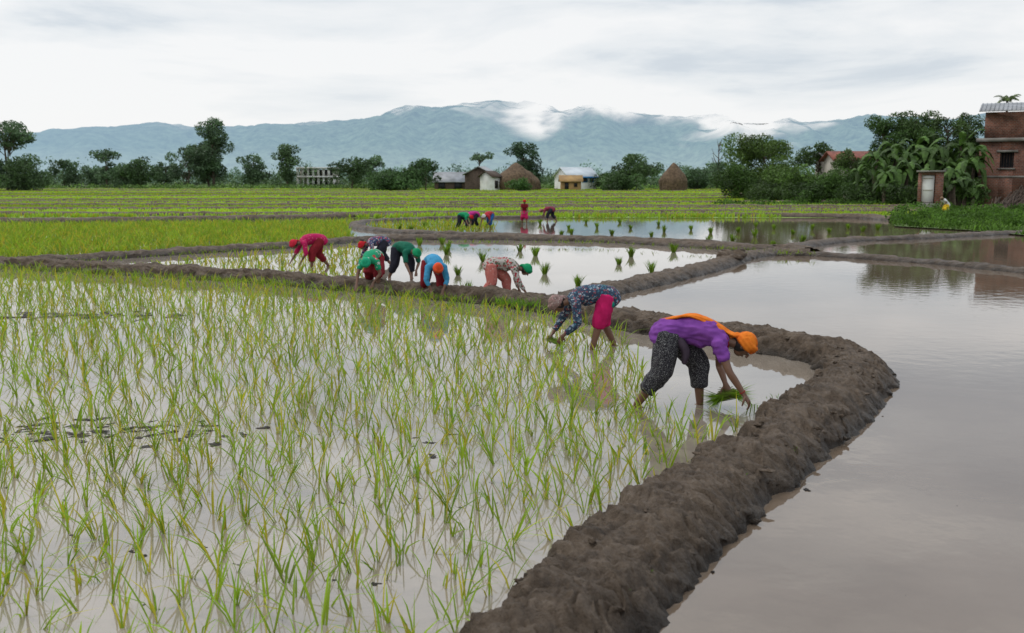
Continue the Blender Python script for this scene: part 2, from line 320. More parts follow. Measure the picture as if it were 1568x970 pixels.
M_floral=vormat('floral_shirt_cloth',(0.035,0.055,0.095),[(0.25,0.34,0.42),(0.06,0.18,0.25),(0.38,0.42,0.45),(0.30,0.08,0.10)],30,0.8,0.42)
M_grey=vormat('patterned_headscarf',(0.26,0.17,0.15),[(0.5,0.42,0.38),(0.15,0.09,0.09),(0.4,0.2,0.2)],55,0.85,0.4)
M_teal=cloth('teal_cloth',(0.01,0.26,0.20))
def ex_floral(e,P,cv,c,u,f,l):
    solid('waist_sash',[tube([P['pel']+(.05,-.15,.02),P['pel']+(.07,-.05,.135),P['pel']+(.07,.06,.135),P['pel']+(.05,.155,.02),P['pel']+(.0,.17,-.10)],[(.05,.02)]*4+[(.06,.03)],ref=(1,0,0))],M_teal,e,.008,2,.006)
    seed_bundle(e,P['wR']+(.0,.03,-.09),(-.6,.4,-.25),90,.22)
farmer(929,533,190,1.0,M_floral,cloth('magenta_cotton',(0.60,0.015,0.13),(0.42,0.01,0.09)),M_grey,vox=0.009,fine=True,sleeve=1.75,extra=ex_floral,leg=.22,
  pose=dict(kL=(.14,.13,.39),aL=(.24,.13,.02),wL=(.66,.14,.2),aR=(-.14,-.13,.03)))
FL2=vormat('red_white_print',(0.46,0.42,0.38),[(0.45,0.05,0.05),(0.3,0.03,0.05),(0.1,0.12,0.07)],20,0.8,0.46)
salmon=vormat('salmon_print',(0.55,0.17,0.14),[(0.6,0.35,0.3),(0.4,0.08,0.08)],26,.85,.3); green=cloth('green_cotton',(0.012,0.32,0.13)); dgreen=cloth('dark_green_cotton',(0.012,0.15,0.09))
blue=cloth('blue_cotton',(0.07,0.36,0.62)); red=cloth('red_cotton',(0.62,0.02,0.03)); crim=vormat('crimson_print',(0.50,0.012,0.10),[(0.6,0.15,0.2),(0.3,0.01,0.06)],20,.85,.3); dark=cloth('dark_cotton',(0.03,0.03,0.045)); ored=cloth('orange_red_cotton',(0.85,0.10,0.03))
darkred=cloth('dark_red_cotton',(0.28,0.02,0.03)); mix1=vormat('green_white_print',(0.012,0.32,0.15),[(0.6,0.6,0.56),(0.02,0.3,0.15),(0.5,0.05,0.05)],14,.8,.42); strp=vormat('check_print',(0.05,0.07,0.15),[(0.5,0.45,0.45),(0.5,0.05,0.06)],22,.8,.4)
farmer(753,460,-8,.95,FL2,salmon,green,sleeve=1.7,vox=.011)
farmer(662,455,-76,.98,blue,darkred,ored,sleeve=1.5,vox=.013,pose=dict(wR=(.62,-.12,.2),wL=(.60,.12,.2)))
farmer(612,427,-50,1.0,dgreen,dark,green,sleeve=.9)
farmer(576,445,-98,1.0,mix1,darkred,cloth('green_wrap',(0.02,0.42,0.22)),style='skirt',sleeve=.6)
farmer(590,408,-150,.92,strp,dark,red,sleeve=1.4)
farmer(492,410,-150,1.02,crim,darkred,cloth('red_wrap',(0.7,0.03,0.06)),sleeve=1.2)
tall=dict(pel=(0,0,.74),wai=(.06,0,.92),che=(.14,0,1.06),uch=(.19,0,1.16),nk=(.23,0,1.22),hd=(.29,0,1.33),sR=(.18,-.16,1.13),sL=(.18,.16,1.13),eR=(.25,-.2,.88),eL=(.25,.2,.88),wR=(.38,-.12,.72),wL=(.38,.1,.72),u=(.2,0,1),f=(1,0,-.3))
farmer(706,352,-40,.92,green,dark,red,vox=.02); farmer(730,350,-150,.92,cloth('pink_cotton',(.6,.04,.28)),dark,cloth('blue_wrap',(.03,.1,.4)),vox=.02)
farmer(752,350,-120,.92,cloth('red_cloth',(.55,.04,.06)),cloth('blue_lungi',(.03,.15,.4)),cloth('white_wrap',(.8,.78,.75)),vox=.02)
farmer(803,343,-90,.86,darkred,crim,red,vox=.02,pose=tall,style='skirt',name='farmer_standing')
farmer(846,339,170,.92,cloth('maroon_cotton',(.3,.05,.08)),dark,cloth('rose_wrap',(.5,.2,.2)),vox=.02)
farmer(1449,333,200,.95,cloth('white_shirt',(.9,.9,.88)),cloth('yellow_skirt',(.9,.6,.03)),cloth('tan_wrap',(.3,.2,.12)),vox=.02,style='skirt',zf=.08,
  pose=dict(tall,wai=(.12,0,.88),che=(.22,0,.98),uch=(.3,0,1.05),nk=(.36,0,1.07),hd=(.46,0,1.1),sR=(.3,-.15,1.0),sL=(.3,.15,1.0)),name='villager')
# ---------------------------------------------------------------- ground and water
def sheet(name,pts,z,mat,obj=True):
    me=bpy.data.meshes.new(name); me.from_pydata([(x,y,z) for x,y in pts],[],[list(range(len(pts)))]); me.materials.append(mat)
    o=bpy.data.objects.new(name,me); scene.collection.objects.link(o); return o
sheet('ground',[(-9000,-200),(9000,-200),(9000,9000),(-9000,9000)],-0.03,M_grass)
sheet('water',[(-70,-30),(80,-30),(80,66),(-70,66)],0.0,M_water)
main_px=[(700,1250),(790,1075),(868,970),(1000,830),(1150,722),(1238,655),(1296,605),(1310,575),(1275,553),(1180,535),(1080,519),(1000,507),(900,487),(820,472),(700,458),(560,445),(400,432),(200,420),(0,409),(-250,396)]
mainW=np.array([G(*p) for p in main_px])
paddy_poly=[tuple(p) for p in mainW]+[(-40,30),(-40,-10),(mainW[0][0],-10)]
sheet('paddy_water',paddy_poly,0.004,M_paddy)
up_px=[(-250,418),(0,405),(100,399),(300,388),(450,378),(560,369),(700,366),(900,369),(1000,374),(1130,384),(1105,404),(1000,430),(900,455),(835,470),(700,456),(560,443),(400,430),(200,418),(0,407)]
sheet('paddy_water',[G(*p) for p in up_px],0.004,M_paddy)
# ---------------------------------------------------------------- bunds
def bund(name,pxs,hw,h,world=False,k=0.0035,mat=None,seed=0.0,nseg=None):
    P=np.array(pxs if world else [G(*p) for p in pxs],float); C=crom(P,24)
    d=np.concatenate([[0],np.cumsum(np.linalg.norm(np.diff(C,axis=0),axis=1))])
    s=0;S=[]
    while s<d[-1]:
        S.append(s); x=np.interp(s,d,C[:,0]);y=np.interp(s,d,C[:,1]); s+=max(0.016,(0.0028 if not world else k)*math.hypot(x,y))
    S.append(d[-1]); X=np.interp(S,d,C[:,0]);Y=np.interp(S,d,C[:,1])
    T=np.stack([np.gradient(X),np.gradient(Y)],1); T/=np.linalg.norm(T,axis=1)[:,None]+1e-9
    Nn=np.stack([-T[:,1],T[:,0]],1)
    near=np.hypot(X,Y).min(); m=nseg or (72 if near<10 else 26 if near<30 else 12)
    tt=np.linspace(-1,1,m+1); V=[]
    fr=1.0 if near<30 else 0.6
    for i in range(len(X)):
        wv=1+0.17*mn.noise(Vector((X[i]*0.9,Y[i]*0.9,seed)))+0.12*mn.noise(Vector((X[i]*2.9,Y[i]*2.9,seed+5)))
        hv=h*(1+0.22*mn.noise(Vector((X[i]*1.1+9,Y[i]*1.1,seed))))
        for t in tt:
            z=hv*(1-abs(t)**3.0)**0.95 -0.05*abs(t)**6
            e=hw*wv*t; x=X[i]+Nn[i,0]*e; y=Y[i]+Nn[i,1]*e
            q=Vector((x,y,z)); f=mn.fractal(q*3.8*fr,0.88,2.1,5)
            rd=1-abs(mn.noise(q*6.0*fr+Vector((3,1,seed))))*2
            r2=1-abs(mn.noise(q*15*fr+Vector((1,8,seed))))*2
            sl=min(1,abs(t)*1.5)
            dz=0.33*h*f*(0.48+0.52*sl)-(0.23*h)*max(0,rd-0.55)*2*(.2+.8*sl)-0.065*h*max(0,r2-.5)*2
            g=f*0.19*hw*sl
            V.append((x+Nn[i,0]*g,y+Nn[i,1]*g,z+dz*(1-abs(t)**5)))
    n=m+1; a=(np.arange(len(X)-1)[:,None]*n+np.arange(m)[None,:]).ravel()
    b=MB(); b.add(V,[np.stack([a,a+n,a+n+1,a+1],1)]); return b.obj(name,[mat or M_mud],smooth=True)
bund('mud_bund',main_px,0.44,0.265)
bund('mud_bund',[(835,474),(900,455),(950,444),(1040,424),(1100,408),(1130,397),(1180,390),(1240,391)],0.44,0.19,seed=3)
bund('mud_bund',[(-250,424),(0,411),(60,403),(160,397),(300,388),(450,379),(560,370),(700,367),(900,370),(1000,375),(1130,383),(1200,384),(1240,388)],0.40,0.20,seed=5)
bund('mud_bund',[(1236,391),(1400,402),(1500,411),(1650,426),(1800,440)],0.30,0.13,seed=6)
bund('mud_bund',[(1190,384),(1245,376),(1300,370),(1400,366),(1500,361),(1700,352)],0.38,0.16,seed=7)
bund('mud_bund',[(1180,384),(1100,376),(1000,371),(900,367),(750,362),(640,358),(570,353),(542,347),(560,341),(610,338),(700,335),(850,334)],0.33,0.16,seed=8)
bund('mud_bund',[(-400,349),(0,342),(150,340),(300,338),(420,336),(560,333),(700,331),(900,331),(1100,332),(1300,334),(1370,338)],0.5,0.26,seed=9)
# ---------------------------------------------------------------- blades
def blades(b,x,y,z,h,w,az,lean,bend,col0,col1,mat=0):
    n=len(x); s=np.array([0,0.33,0.68,1.0]); dx=np.cos(az);dy=np.sin(az)
    wa=az+math.pi/2+R.uniform(-0.9,0.9,n); wx=np.cos(wa);wy=np.sin(wa)
    V=np.zeros((n,7,3));C=np.zeros((n,7,3)); k=0
    for i,t in enumerate(s):
        r=h*(lean*t+bend*t**2.2); zz=z+h*(t-0.45*np.abs(bend)*t**2.6)
        cx=x+dx*r; cy=y+dy*r; ww=w*[0.35,0.5,0.38,0][i]
        cc=col0*(1-t)+col1*t
        if i<3:
            V[:,k]=np.stack([cx-wx*ww,cy-wy*ww,zz],1);V[:,k+1]=np.stack([cx+wx*ww,cy+wy*ww,zz],1);C[:,k]=C[:,k+1]=cc;k+=2
        else: V[:,k]=np.stack([cx,cy,zz],1);C[:,k]=cc
    o=np.arange(n)[:,None]*7
    q=np.vstack([o+np.array([0,1,3,2]),o+np.array([2,3,5,4])]); t=o+np.array([4,5,6])
    b.add(V.reshape(-1,3),[q,t],mat,C.reshape(-1,3))
def rice(b,x,y,nb,h0,w0,z=0,yellow=0.3,spread=0.35,keepf=0.3):
    n=len(x); x=np.repeat(x,nb);y=np.repeat(y,nb); m=len(x)
    th=np.repeat(R.uniform(0.55,1.25,n),nb); la=np.repeat(R.uniform(0,6.28,n),nb); tl=np.repeat(R.uniform(0,.35,n),nb)
    keep=R.random(m)>keepf; az=R.uniform(0,2*math.pi,m); az=np.where(R.random(m)<.5,la+R.normal(0,.4,m),az)
    f=np.repeat(R.random(n),nb)[:,None]; g=R.random((m,1))
    c1=GRN*(1-f)+LGR*f; c1=np.where(g<yellow,YEL*R.uniform(0.75,1.05,(m,1)),c1*R.uniform(0.8,1.2,(m,1)))
    c0=c1*0.6+np.array([0.26,0.25,0.03])*0.4
    kink=R.random(m)<0.3
    blades(b,(x+R.normal(0,0.010,m))[keep],(y+R.normal(0,0.010,m))[keep],np.full(m,z-0.02)[keep],(h0*th*R.uniform(0.5,1.1,m))[keep],
       (w0*R.uniform(0.7,1.3,m))[keep],az[keep],(R.uniform(0.02,spread,m)+tl)[keep],np.where(kink,R.uniform(0.5,1.1,m),R.uniform(0,0.35,m))[keep],c0[keep],c1[keep])
def grid(poly,sp,rot=0.3,jit=0.3):
    P=np.asarray(poly); c=P.mean(0); rad=np.linalg.norm(P-c,axis=1).max()+1
    g=np.arange(-rad,rad,sp); X,Y=np.meshgrid(g,g); X=X.ravel()+R.normal(0,jit*sp,X.size);Y=Y.ravel()+R.normal(0,jit*sp,Y.size)
    x=c[0]+X*math.cos(rot)-Y*math.sin(rot); y=c[1]+X*math.sin(rot)+Y*math.cos(rot)
    k=inside(x,y,P)&(np.abs(x)<y*0.62+1.0)&(y>2.5); return x[k],y[k]
def distpoly(x,y,line):
    d=np.full(len(x),1e9)
    for a,b in zip(line[:-1],line[1:]):
        ab=b-a; t=np.clip(((x-a[0])*ab[0]+(y-a[1])*ab[1])/(ab@ab),0,1); d=np.minimum(d,np.hypot(x-a[0]-t*ab[0],y-a[1]-t*ab[1]))
    return d
Cm=crom(mainW,8)
b=MB(); x,y=grid(paddy_poly,0.185,0.45,0.2)
empt=[G(*p) for p in [(955,520),(985,560),(1000,625),(1060,655),(1135,650),(1180,690),(1500,690),(1500,500),(1000,480)]]
k=(distpoly(x,y,Cm)>0.50)&~inside(x,y,empt)&(R.random(len(x))<0.91); x,y=x[k],y[k]
nearm=np.hypot(x,y)<11
rice(b,x[nearm],y[nearm],6,0.345,0.0125,yellow=.28); rice(b,x[~nearm],y[~nearm],4,0.31,0.016,yellow=.30)
b.obj('rice_seedlings',[M_rice])
b=MB()
mp=[(130,415),(330,396),(460,385),(560,378),(560,436),(480,434),(300,420),(200,415)]
x,y=grid([G(*p) for p in mp],0.24); k=R.random(len(x))<0.8; rice(b,x[k],y[k],3,0.26,0.03,yellow=0.5)
b.obj('rice_seedlings',[M_rice])
b=MB()
lp=[(-300,412),(0,399),(100,394),(300,383),(450,374),(545,366),(530,350),(545,340),(-100,346),(-400,350)]
x,y=grid([G(*p) for p in lp],0.22)
pn=np.array([mn.noise(Vector((a*.25,c*.12,4))) for a,c in zip(x,y)]); k=(R.random(len(x))<.97-np.where(y<34,.35,0)*(pn>0)); rice(b,x[k],y[k],5,0.36,0.031,yellow=0.22,spread=0.5)
mp=[(570,352),(560,345),(620,341),(740,338),(760,350),(700,358)]
x,y=grid([G(*p) for p in mp],0.3); rice(b,x,y,3,0.35,0.04)
b.obj('rice_seedlings',[M_rice])
# far terraced fields
sheet('rice_field_bed',[(-150,60),(-60,60),(22,60),(27,64),(34,76),(32,84),(30,100),(70,140),(90,240),(-190,240)],0.012,M_field)
Ys=[66,74,84,96,110,128,150,178,212]
def ledge(xx,Yb,i): return Yb*(1+0.03*np.sin(xx*0.05+i*1.7))+1.2*np.sin(xx*0.11+i)
for i,Yb in enumerate(Ys):
    xs=np.linspace(-0.62*Yb-10,0.27*Yb+(8 if i>2 else 10),9)
    bund('mud_bund',[(xx,float(ledge(xx,Yb,i))) for xx in xs],0.42,0.27+0.011*i,world=True,k=0.006,seed=20+i,nseg=8)
b=MB()
n=68000; yy=R.uniform(60**0.5,238**0.5,n)**2; xx=R.uniform(-0.62,0.40,n)*yy
k=(xx<.27*yy)|((yy<86)&(yy>61)&(xx<24+(yy-60)*.55)&(xx<33))
wt=np.array([1.0,1.15,0.78,1.1,0.85,1.2,0.8,1.1,0.88,1.05]); 
band=np.zeros(len(xx),int); gap=np.zeros(len(xx),bool)
for i,Yb in enumerate(Ys):
    dd=yy-ledge(xx,Yb,i); band+=dd>0; gap|=(dd<0.5)&(dd>-(1.3+Yb*.011))
w=wt[band]*(1+.25*np.array([mn.noise(Vector((a*.03,c*.05,2))) for a,c in zip(xx,yy)])); k&=~gap
xx,yy,w=xx[k],yy[k],w[k]
for lo,hi,h,ww in [(58,90,0.34,0.09),(90,140,0.36,0.15),(140,240,0.38,0.25)]:
    q=(yy>=lo)&(yy<hi); m=int(q.sum())*3; x3=np.repeat(xx[q],3)+R.normal(0,0.15,m);y3=np.repeat(yy[q],3)+R.normal(0,0.15,m);w3=np.repeat(w[q],3)[:,None]
    c1=(np.array([.29,.44,.035])*w3*1.05)*R.uniform(0.75,1.1,(m,1)); c1=np.where(R.random((m,1))<0.15,YEL*0.85,c1)
    blades(b,x3,y3,np.zeros(m),h*R.uniform(0.6,1.1,m),np.full(m,ww),R.uniform(0,6.28,m),R.uniform(0,0.4,m),R.uniform(0,0.5,m),c1*0.85,c1)
b.obj('rice_field',[M_rice])
# seedling bundles standing in the water
b=MB()
bp=[(685,390),(700,421),(715,455),(795,385),(818,393),(838,421),(885,438),(948,406),(966,393),(745,402),(1003,418),(1030,388),(1138,397),(676,375),(640,378),(688,384),(752,408),
 (610,352),(630,356),(655,349),(868,350),(880,357),(912,352),(938,360),(963,352),(995,365),(1018,356),(1060,352),(1080,372),(1092,358),(1130,356),(1155,363),(1185,352),(1210,360),(1240,352),(1270,357),(1300,350),(1322,356),(1155,350),(1345,352),(1230,372),(1180,378),(900,342),(950,343),(1010,345),(830,345),(860,362),(1120,371)]
for px,py in bp:
    gx,gy=G(px+R.normal(0,3),py+R.normal(0,1)); n=60; s=R.uniform(0.75,1.15)
    az=R.uniform(0,6.28,n); rr=R.uniform(0,0.055,n); tz=R.uniform(0,6.28)
    c1=(GRN*0.7+LGR*0.2)*R.uniform(0.5,1.2,(n,1))
    blades(b,gx+np.cos(az)*rr,gy+np.sin(az)*rr,np.full(n,-0.02),s*R.uniform(0.2,0.37,n),np.full(n,0.018 if py>400 else 0.03),np.where(R.random(n)<.4,tz,az),R.uniform(0.0,0.35,n),R.uniform(0,0.35,n),c1*0.6+np.array([0.08,0.09,0.02]),c1)
b.obj('seedling_bundles',[M_rice])
# weeds and grass on the bund
b=MB()
def weeds(px,py,n,r,h,w,c=GRN,z=0.1):
    gx,gy=G(px,py,0.15); a=R.uniform(0,6.28,n); rr=r*np.sqrt(R.random(n)); c1=c*R.uniform(0.5,1.2,(n,1))
    blades(b,gx+np.cos(a)*rr*1.6,gy+np.sin(a)*rr,np.full(n,z),h*R.uniform(0.4,1.1,n),np.full(n,w),R.uniform(0,6.28,n),R.uniform(0,0.6,n),R.uniform(0,0.8,n),c1*0.8,c1)
for p in [(805,462),(790,460),(820,466)]: weeds(*p,120,0.28,0.16,0.014)
for p in [(1290,560),(1190,610),(1262,640),(1080,740),(985,880),(1200,690),(940,905),(1120,730),(1040,800),(1240,600)]: weeds(*p,12,0.08,0.08,0.007,z=0.14)
for i in range(60):
    px=R.uniform(-50,820); py=np.interp(px,[-50,0,200,400,560,700,820],[409,406,417,429,442,455,469]); weeds(px,py+1,14,0.35,0.14,0.015,c=LGR*0.7,z=0.1)
for i in range(60):
    px=R.uniform(0,1240); py=np.interp(px,[0,160,300,560,900,1240],[408,396,387,369,369,387]); weeds(px,py+1,12,0.5,0.16,0.02,c=LGR*0.7,z=0.1)
b.obj('bund_grass',[M_rice])
# clods of mud
b=MB()
def clod(gx,gy,s,z=0.0,fl=0.35):
    V,F=ell((0,0,0),np.eye(3),(s*fl*R.uniform(0.6,1.2),s*R.uniform(0.7,1.7),s*R.uniform(0.4,1)),14,8)
    o=np.array([gx*9,gy*9,0]); V=np.array([v*(1+0.9*mn.noise(Vector(v/s*1.3+o))+0.4*mn.noise(Vector(v/s*3.5+o))) for v in V])
    V=V[:,[1,2,0]]; a=R.uniform(0,3.14); V=V@np.array([[math.cos(a),math.sin(a),0],[-math.sin(a),math.cos(a),0],[0,0,1]])
    b.add(V+np.array([gx,gy,z]),F)
for i in range(260):
    px=R.uniform(-20,1150);py=R.uniform(470,960)
    gx,gy=G(px,py)
    if inside(np.array([gx]),np.array([gy]),paddy_poly)[0] and distpoly(np.array([gx]),np.array([gy]),Cm)[0]>0.5: clod(gx,gy,R.uniform(0.01,0.035),-.003,.25)
for i in range(190):
    px=R.normal(140,120);py=R.normal(661,9); gx,gy=G(px,py); clod(gx,gy,R.uniform(0.02,0.08),-.004,.2)
for i in range(70):
    px=R.normal(100,80);py=R.normal(484,3); gx,gy=G(px,py); clod(gx,gy,R.uniform(0.05,0.15),-.006,.2)
for i in range(60):
    px=R.normal(640,60);py=R.normal(668,30); gx,gy=G(px,py); clod(gx,gy,R.uniform(0.01,0.05),-.004,.2)
for px,py in [(1403,788),(1388,912),(1465,775),(1388,550),(1480,640)]: 
    gx,gy=G(px,py); clod(gx,gy,R.uniform(0.006,0.011),-.002,.3)
for i in range(200):
    j=R.integers(0,len(Cm)-1); o=R.normal(0,0.26); p=Cm[j]+(Cm[j+1]-Cm[j])*R.random(); t=Cm[j+1]-Cm[j]; t/=np.linalg.norm(t)
    if np.hypot(*p)<16: clod(p[0]-t[1]*o,p[1]+t[0]*o,R.uniform(0.01,0.03),0.25*(1-(min(1,abs(o)/0.46))**3.2),.6)
for px,py in [(1108,402),(1122,400),(1116,404),(1130,396)]:
    gx,gy=G(px,py); clod(gx,gy,R.uniform(0.18,0.27),0.15,.7)
b.obj('mud_clods',[M_mud],smooth=True)
# ---------------------------------------------------------------- trees
def leaves(b,C,rad,n,size,base,mat=1,shade=None):
    """n leaf-sized rhombi spread through an ellipsoidal clump"""
    d=R.normal(0,1,(n,3)); d/=np.linalg.norm(d,axis=1)[:,None]; r=R.uniform(0.35,1.08,(n,1))**0.6
    P=np.asarray(C)+d*r*np.asarray(rad)
    u=R.normal(0,1,(n,3)); u/=np.linalg.norm(u,axis=1)[:,None]; v=np.cross(u,R.normal(0,1,(n,3))); v/=np.linalg.norm(v,axis=1)[:,None]
    s=size*R.uniform(0.6,1.3,(n,1)); V=np.stack([P-u*s,P-v*s*0.42,P+u*s,P+v*s*0.42],1).reshape(-1,3)
    c=np.asarray(base)*(shade if shade else R.uniform(0.6,1.5))*R.uniform(0.6,1.45,(n,1)); c=np.repeat(c,4,axis=0)
    b.add(V,[np.arange(n*4).reshape(-1,4)],mat,c)
def tree(name,X,Y,h,w,style='broad',col=(0.055,0.085,0.03),z0=0,dens=1.0):
    b=MB(); ls=max(0.13,Y*0.0014); base=np.array(col)
    k={'broad':24,'tall':28,'umbrella':13,'cone':20,'bush':16}[style]; cs=[]
    for i in range(k):
        a=R.uniform(0,6.28); q=(i+0.5)/k
        if style=='broad': z=0.30+0.65*R.random(); rr=0.5*math.sqrt(max(0.05,1-((z-0.6)/0.42)**2))*R.uniform(0.3,1); br=R.uniform(0.10,0.21)
        elif style=='tall': z=0.2+0.78*q; rr=0.5*(0.75-0.45*abs(z-0.55))*R.uniform(0.1,1); br=R.uniform(0.14,0.26)
        elif style=='umbrella': z=0.72+0.24*R.random(); rr=0.48*R.uniform(0.2,1); br=R.uniform(0.13,0.2)
        elif style=='cone': z=0.15+0.8*q; rr=0.5*(1.05-z)*R.uniform(0.3,1); br=0.10+0.2*(1-z)
        else: z=0.15+0.65*R.random(); rr=0.45*R.uniform(0.1,1); br=R.uniform(0.14,0.25)
        cs.append((math.cos(a)*rr*w,math.sin(a)*rr*w,z*h,br*w))
    trk=max(0.08,h*0.022)
    if style!='bush':
        V,F=tube([(0,0,-0.2),(0.05*w*R.normal(),0,h*0.35),(0.04*w*R.normal(),0,h*0.85)],[trk,trk*0.75,trk*0.25],seg=8); b.add(V,F,0,(0.1,0.08,0.06))
    for c in cs:
        z1=max(0.12*h,c[2]-0.3*math.hypot(c[0],c[1])-0.1*h)
        V,F=tube([(0,0,z1),(c[0]*0.5,c[1]*0.5,(z1+c[2])/2+0.03*h),c[:3]],[trk*0.4,trk*0.25,trk*0.1],seg=5,smooth=2); b.add(V,F,0,(0.1,0.08,0.06))
        fl=0.5 if style=='umbrella' else 0.75
        n=int(np.clip(dens*9*(c[3]/ls)**2*fl,30,900)); 
        leaves(b,c[:3],(c[3],c[3],c[3]*fl),n,ls,base)
    return b.obj(name,[M_bark,M_leaf],loc=(X,Y,z0))
def T(name,px,top,wpx,Y,style='broad',col=(0.055,0.085,0.03),dens=1.0):
    k=1.12 if Y>150 else 0.95; wf=1.15 if Y>150 else 1  # far leaf colour lightened to paint in distance haze
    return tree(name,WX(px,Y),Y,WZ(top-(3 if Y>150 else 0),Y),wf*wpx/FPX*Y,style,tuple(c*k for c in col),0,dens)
HZ=(0.072,0.118,0.058)  # leaf green with distance haze mixed into the colour
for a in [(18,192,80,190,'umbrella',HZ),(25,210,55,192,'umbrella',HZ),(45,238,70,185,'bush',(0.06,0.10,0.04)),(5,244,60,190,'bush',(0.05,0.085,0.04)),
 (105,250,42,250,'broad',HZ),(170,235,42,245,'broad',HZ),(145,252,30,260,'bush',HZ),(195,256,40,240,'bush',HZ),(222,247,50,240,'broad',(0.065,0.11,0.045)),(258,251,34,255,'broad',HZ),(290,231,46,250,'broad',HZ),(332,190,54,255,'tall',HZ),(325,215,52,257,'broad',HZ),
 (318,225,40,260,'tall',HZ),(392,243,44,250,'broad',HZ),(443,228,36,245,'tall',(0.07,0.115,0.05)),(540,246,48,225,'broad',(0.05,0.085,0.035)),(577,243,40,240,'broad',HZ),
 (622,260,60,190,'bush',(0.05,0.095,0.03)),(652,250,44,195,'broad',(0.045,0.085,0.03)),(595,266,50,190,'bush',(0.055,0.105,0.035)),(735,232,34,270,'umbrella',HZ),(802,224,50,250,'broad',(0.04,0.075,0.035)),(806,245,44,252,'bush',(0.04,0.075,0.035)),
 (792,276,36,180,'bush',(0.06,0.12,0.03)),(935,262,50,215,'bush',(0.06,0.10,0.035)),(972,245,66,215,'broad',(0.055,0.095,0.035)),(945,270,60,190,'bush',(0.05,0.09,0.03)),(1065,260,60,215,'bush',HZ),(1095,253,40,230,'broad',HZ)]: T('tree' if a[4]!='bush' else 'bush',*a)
DK=(0.040,0.080,0.018)
for a in [(1165,214,120,118,'broad',(0.075,0.125,0.025)),(1130,248,80,112,'bush',(0.05,0.095,0.02)),(1205,255,90,108,'bush',(0.08,0.14,0.03)),(1250,219,66,112,'broad',(0.05,0.09,0.024)),
 (1270,258,90,100,'bush',(0.06,0.115,0.024)),(1320,262,80,96,'bush',DK),(1392,164,90,98,'broad',(0.04,0.075,0.018)),(1345,182,80,98,'broad',DK),(1440,176,84,96,'broad',(0.05,0.09,0.022)),(1368,205,90,96,'broad',DK),(1420,200,90,95,'broad',(0.045,0.085,0.02)),(1470,200,70,94,'broad',DK),
 (1300,228,60,104,'broad',(0.06,0.10,0.024)),(1380,255,90,90,'bush',(0.045,0.085,0.018)),(1475,172,64,104,'broad',(0.05,0.09,0.024)),(1455,262,70,88,'bush',DK),(1485,262,50,82,'bush',(0.06,0.11,0.024)),(1240,280,60,95,'bush',(0.04,0.075,0.018)),(1180,284,90,100,'bush',(0.045,0.08,0.018)),(1330,285,90,88,'bush',(0.035,0.065,0.015)),(1390,288,80,84,'bush',(0.035,0.065,0.015))]: T('tree' if a[4]!='bush' else 'bush',*a)
# bare tree
b=MB(); Yb=240; h=WZ(222,Yb)
V,F=tube([(0,0,0),(0.1,0,h*0.5),(0,0,h)],[0.3,0.18,0.04],seg=6); b.add(V,F,0,(0.1,0.08,0.07))
for i in range(16):
    z=h*R.uniform(0.35,0.95); a=R.uniform(0,6.28); l=h*0.22*(1.2-z/h)+0.8
    V,F=tube([(0,0,z),(math.cos(a)*l*0.5,math.sin(a)*l*0.5,z+l*0.5),(math.cos(a)*l*0.8,math.sin(a)*l*0.8,z+l*1.2)],[0.1,0.06,0.03],seg=5); b.add(V,F,0,(0.1,0.08,0.07))
b.obj('bare_tree',[M_bark],loc=(WX(1096,Yb),Yb,0))
# banana plants
def banana(b,X,Y,h,n=9,L=2.2,col=(0.060,0.115,0.022)):
    V,F=tube([(X,Y,0),(X+0.1*R.normal(),Y,h*0.35),(X+0.15*R.normal(),Y,h*0.62)],[0.17,0.14,0.09],seg=8); b.add(V,F,0,(0.2,0.2,0.08))
    for i in range(n):
        a=i*2.4+R.uniform(-0.3,0.3); l=L*R.uniform(0.8,1.2); up=R.uniform(0.35,1.25); s=np.linspace(0,1,9); dr=R.uniform(0.8,1.9)
        r=l*0.75*(s*1.0-0.12*s**3); z=h*0.62+l*(up*s-dr*s**2.2*0.9)
        wd=0.30*np.sin(np.pi*np.clip(s*0.93+0.07,0,1))**0.7*R.uniform(0.8,1.15)
        cx=X+np.cos(a)*r; cy=Y+np.sin(a)*r; px,py=-np.sin(a),np.cos(a); tw=R.uniform(-0.5,0.5)
        c=np.array(col)*R.uniform(0.5,1.6)
        for sd in (-1,1):
            for q in range(8):
                gap=0.85+0.15*R.random()
                Vq=[(cx[q],cy[q],z[q]),(cx[q]+(cx[q+1]-cx[q])*gap,cy[q]+(cy[q+1]-cy[q])*gap,z[q]+(z[q+1]-z[q])*gap)]
                dd=R.uniform(0.25,0.75)
                e=[(cx[k]+px*sd*wd[k],cy[k]+py*sd*wd[k],z[k]-wd[k]*dd+sd*tw*wd[k]*0.5) for k in (q+1,q)]
                b.add(Vq+e,[np.array([[0,1,2,3]])],1,c*R.uniform(0.8,1.2))
for i,(px,top,Y) in enumerate([(1335,200,90),(1362,180,92),(1410,182,91),(1385,215,87),(1432,184,90),(1462,172,91),(1482,186,88),(1350,235,86),(1415,235,85),(1452,232,84),(1310,235,92),(1490,178,95),(1470,250,82),(1395,172,94)]):
    b=MB()
    for j in range(3): banana(b,WX(px,Y)+R.normal(0,0.7)*(j>0),Y+R.normal(0,0.6)*(j>0),WZ(top,Y)*(1 if j==0 else R.uniform(0.6,0.9)),9,WZ(top,Y)*0.32)
    b.obj('banana_plant',[M_bark,M_leaf])
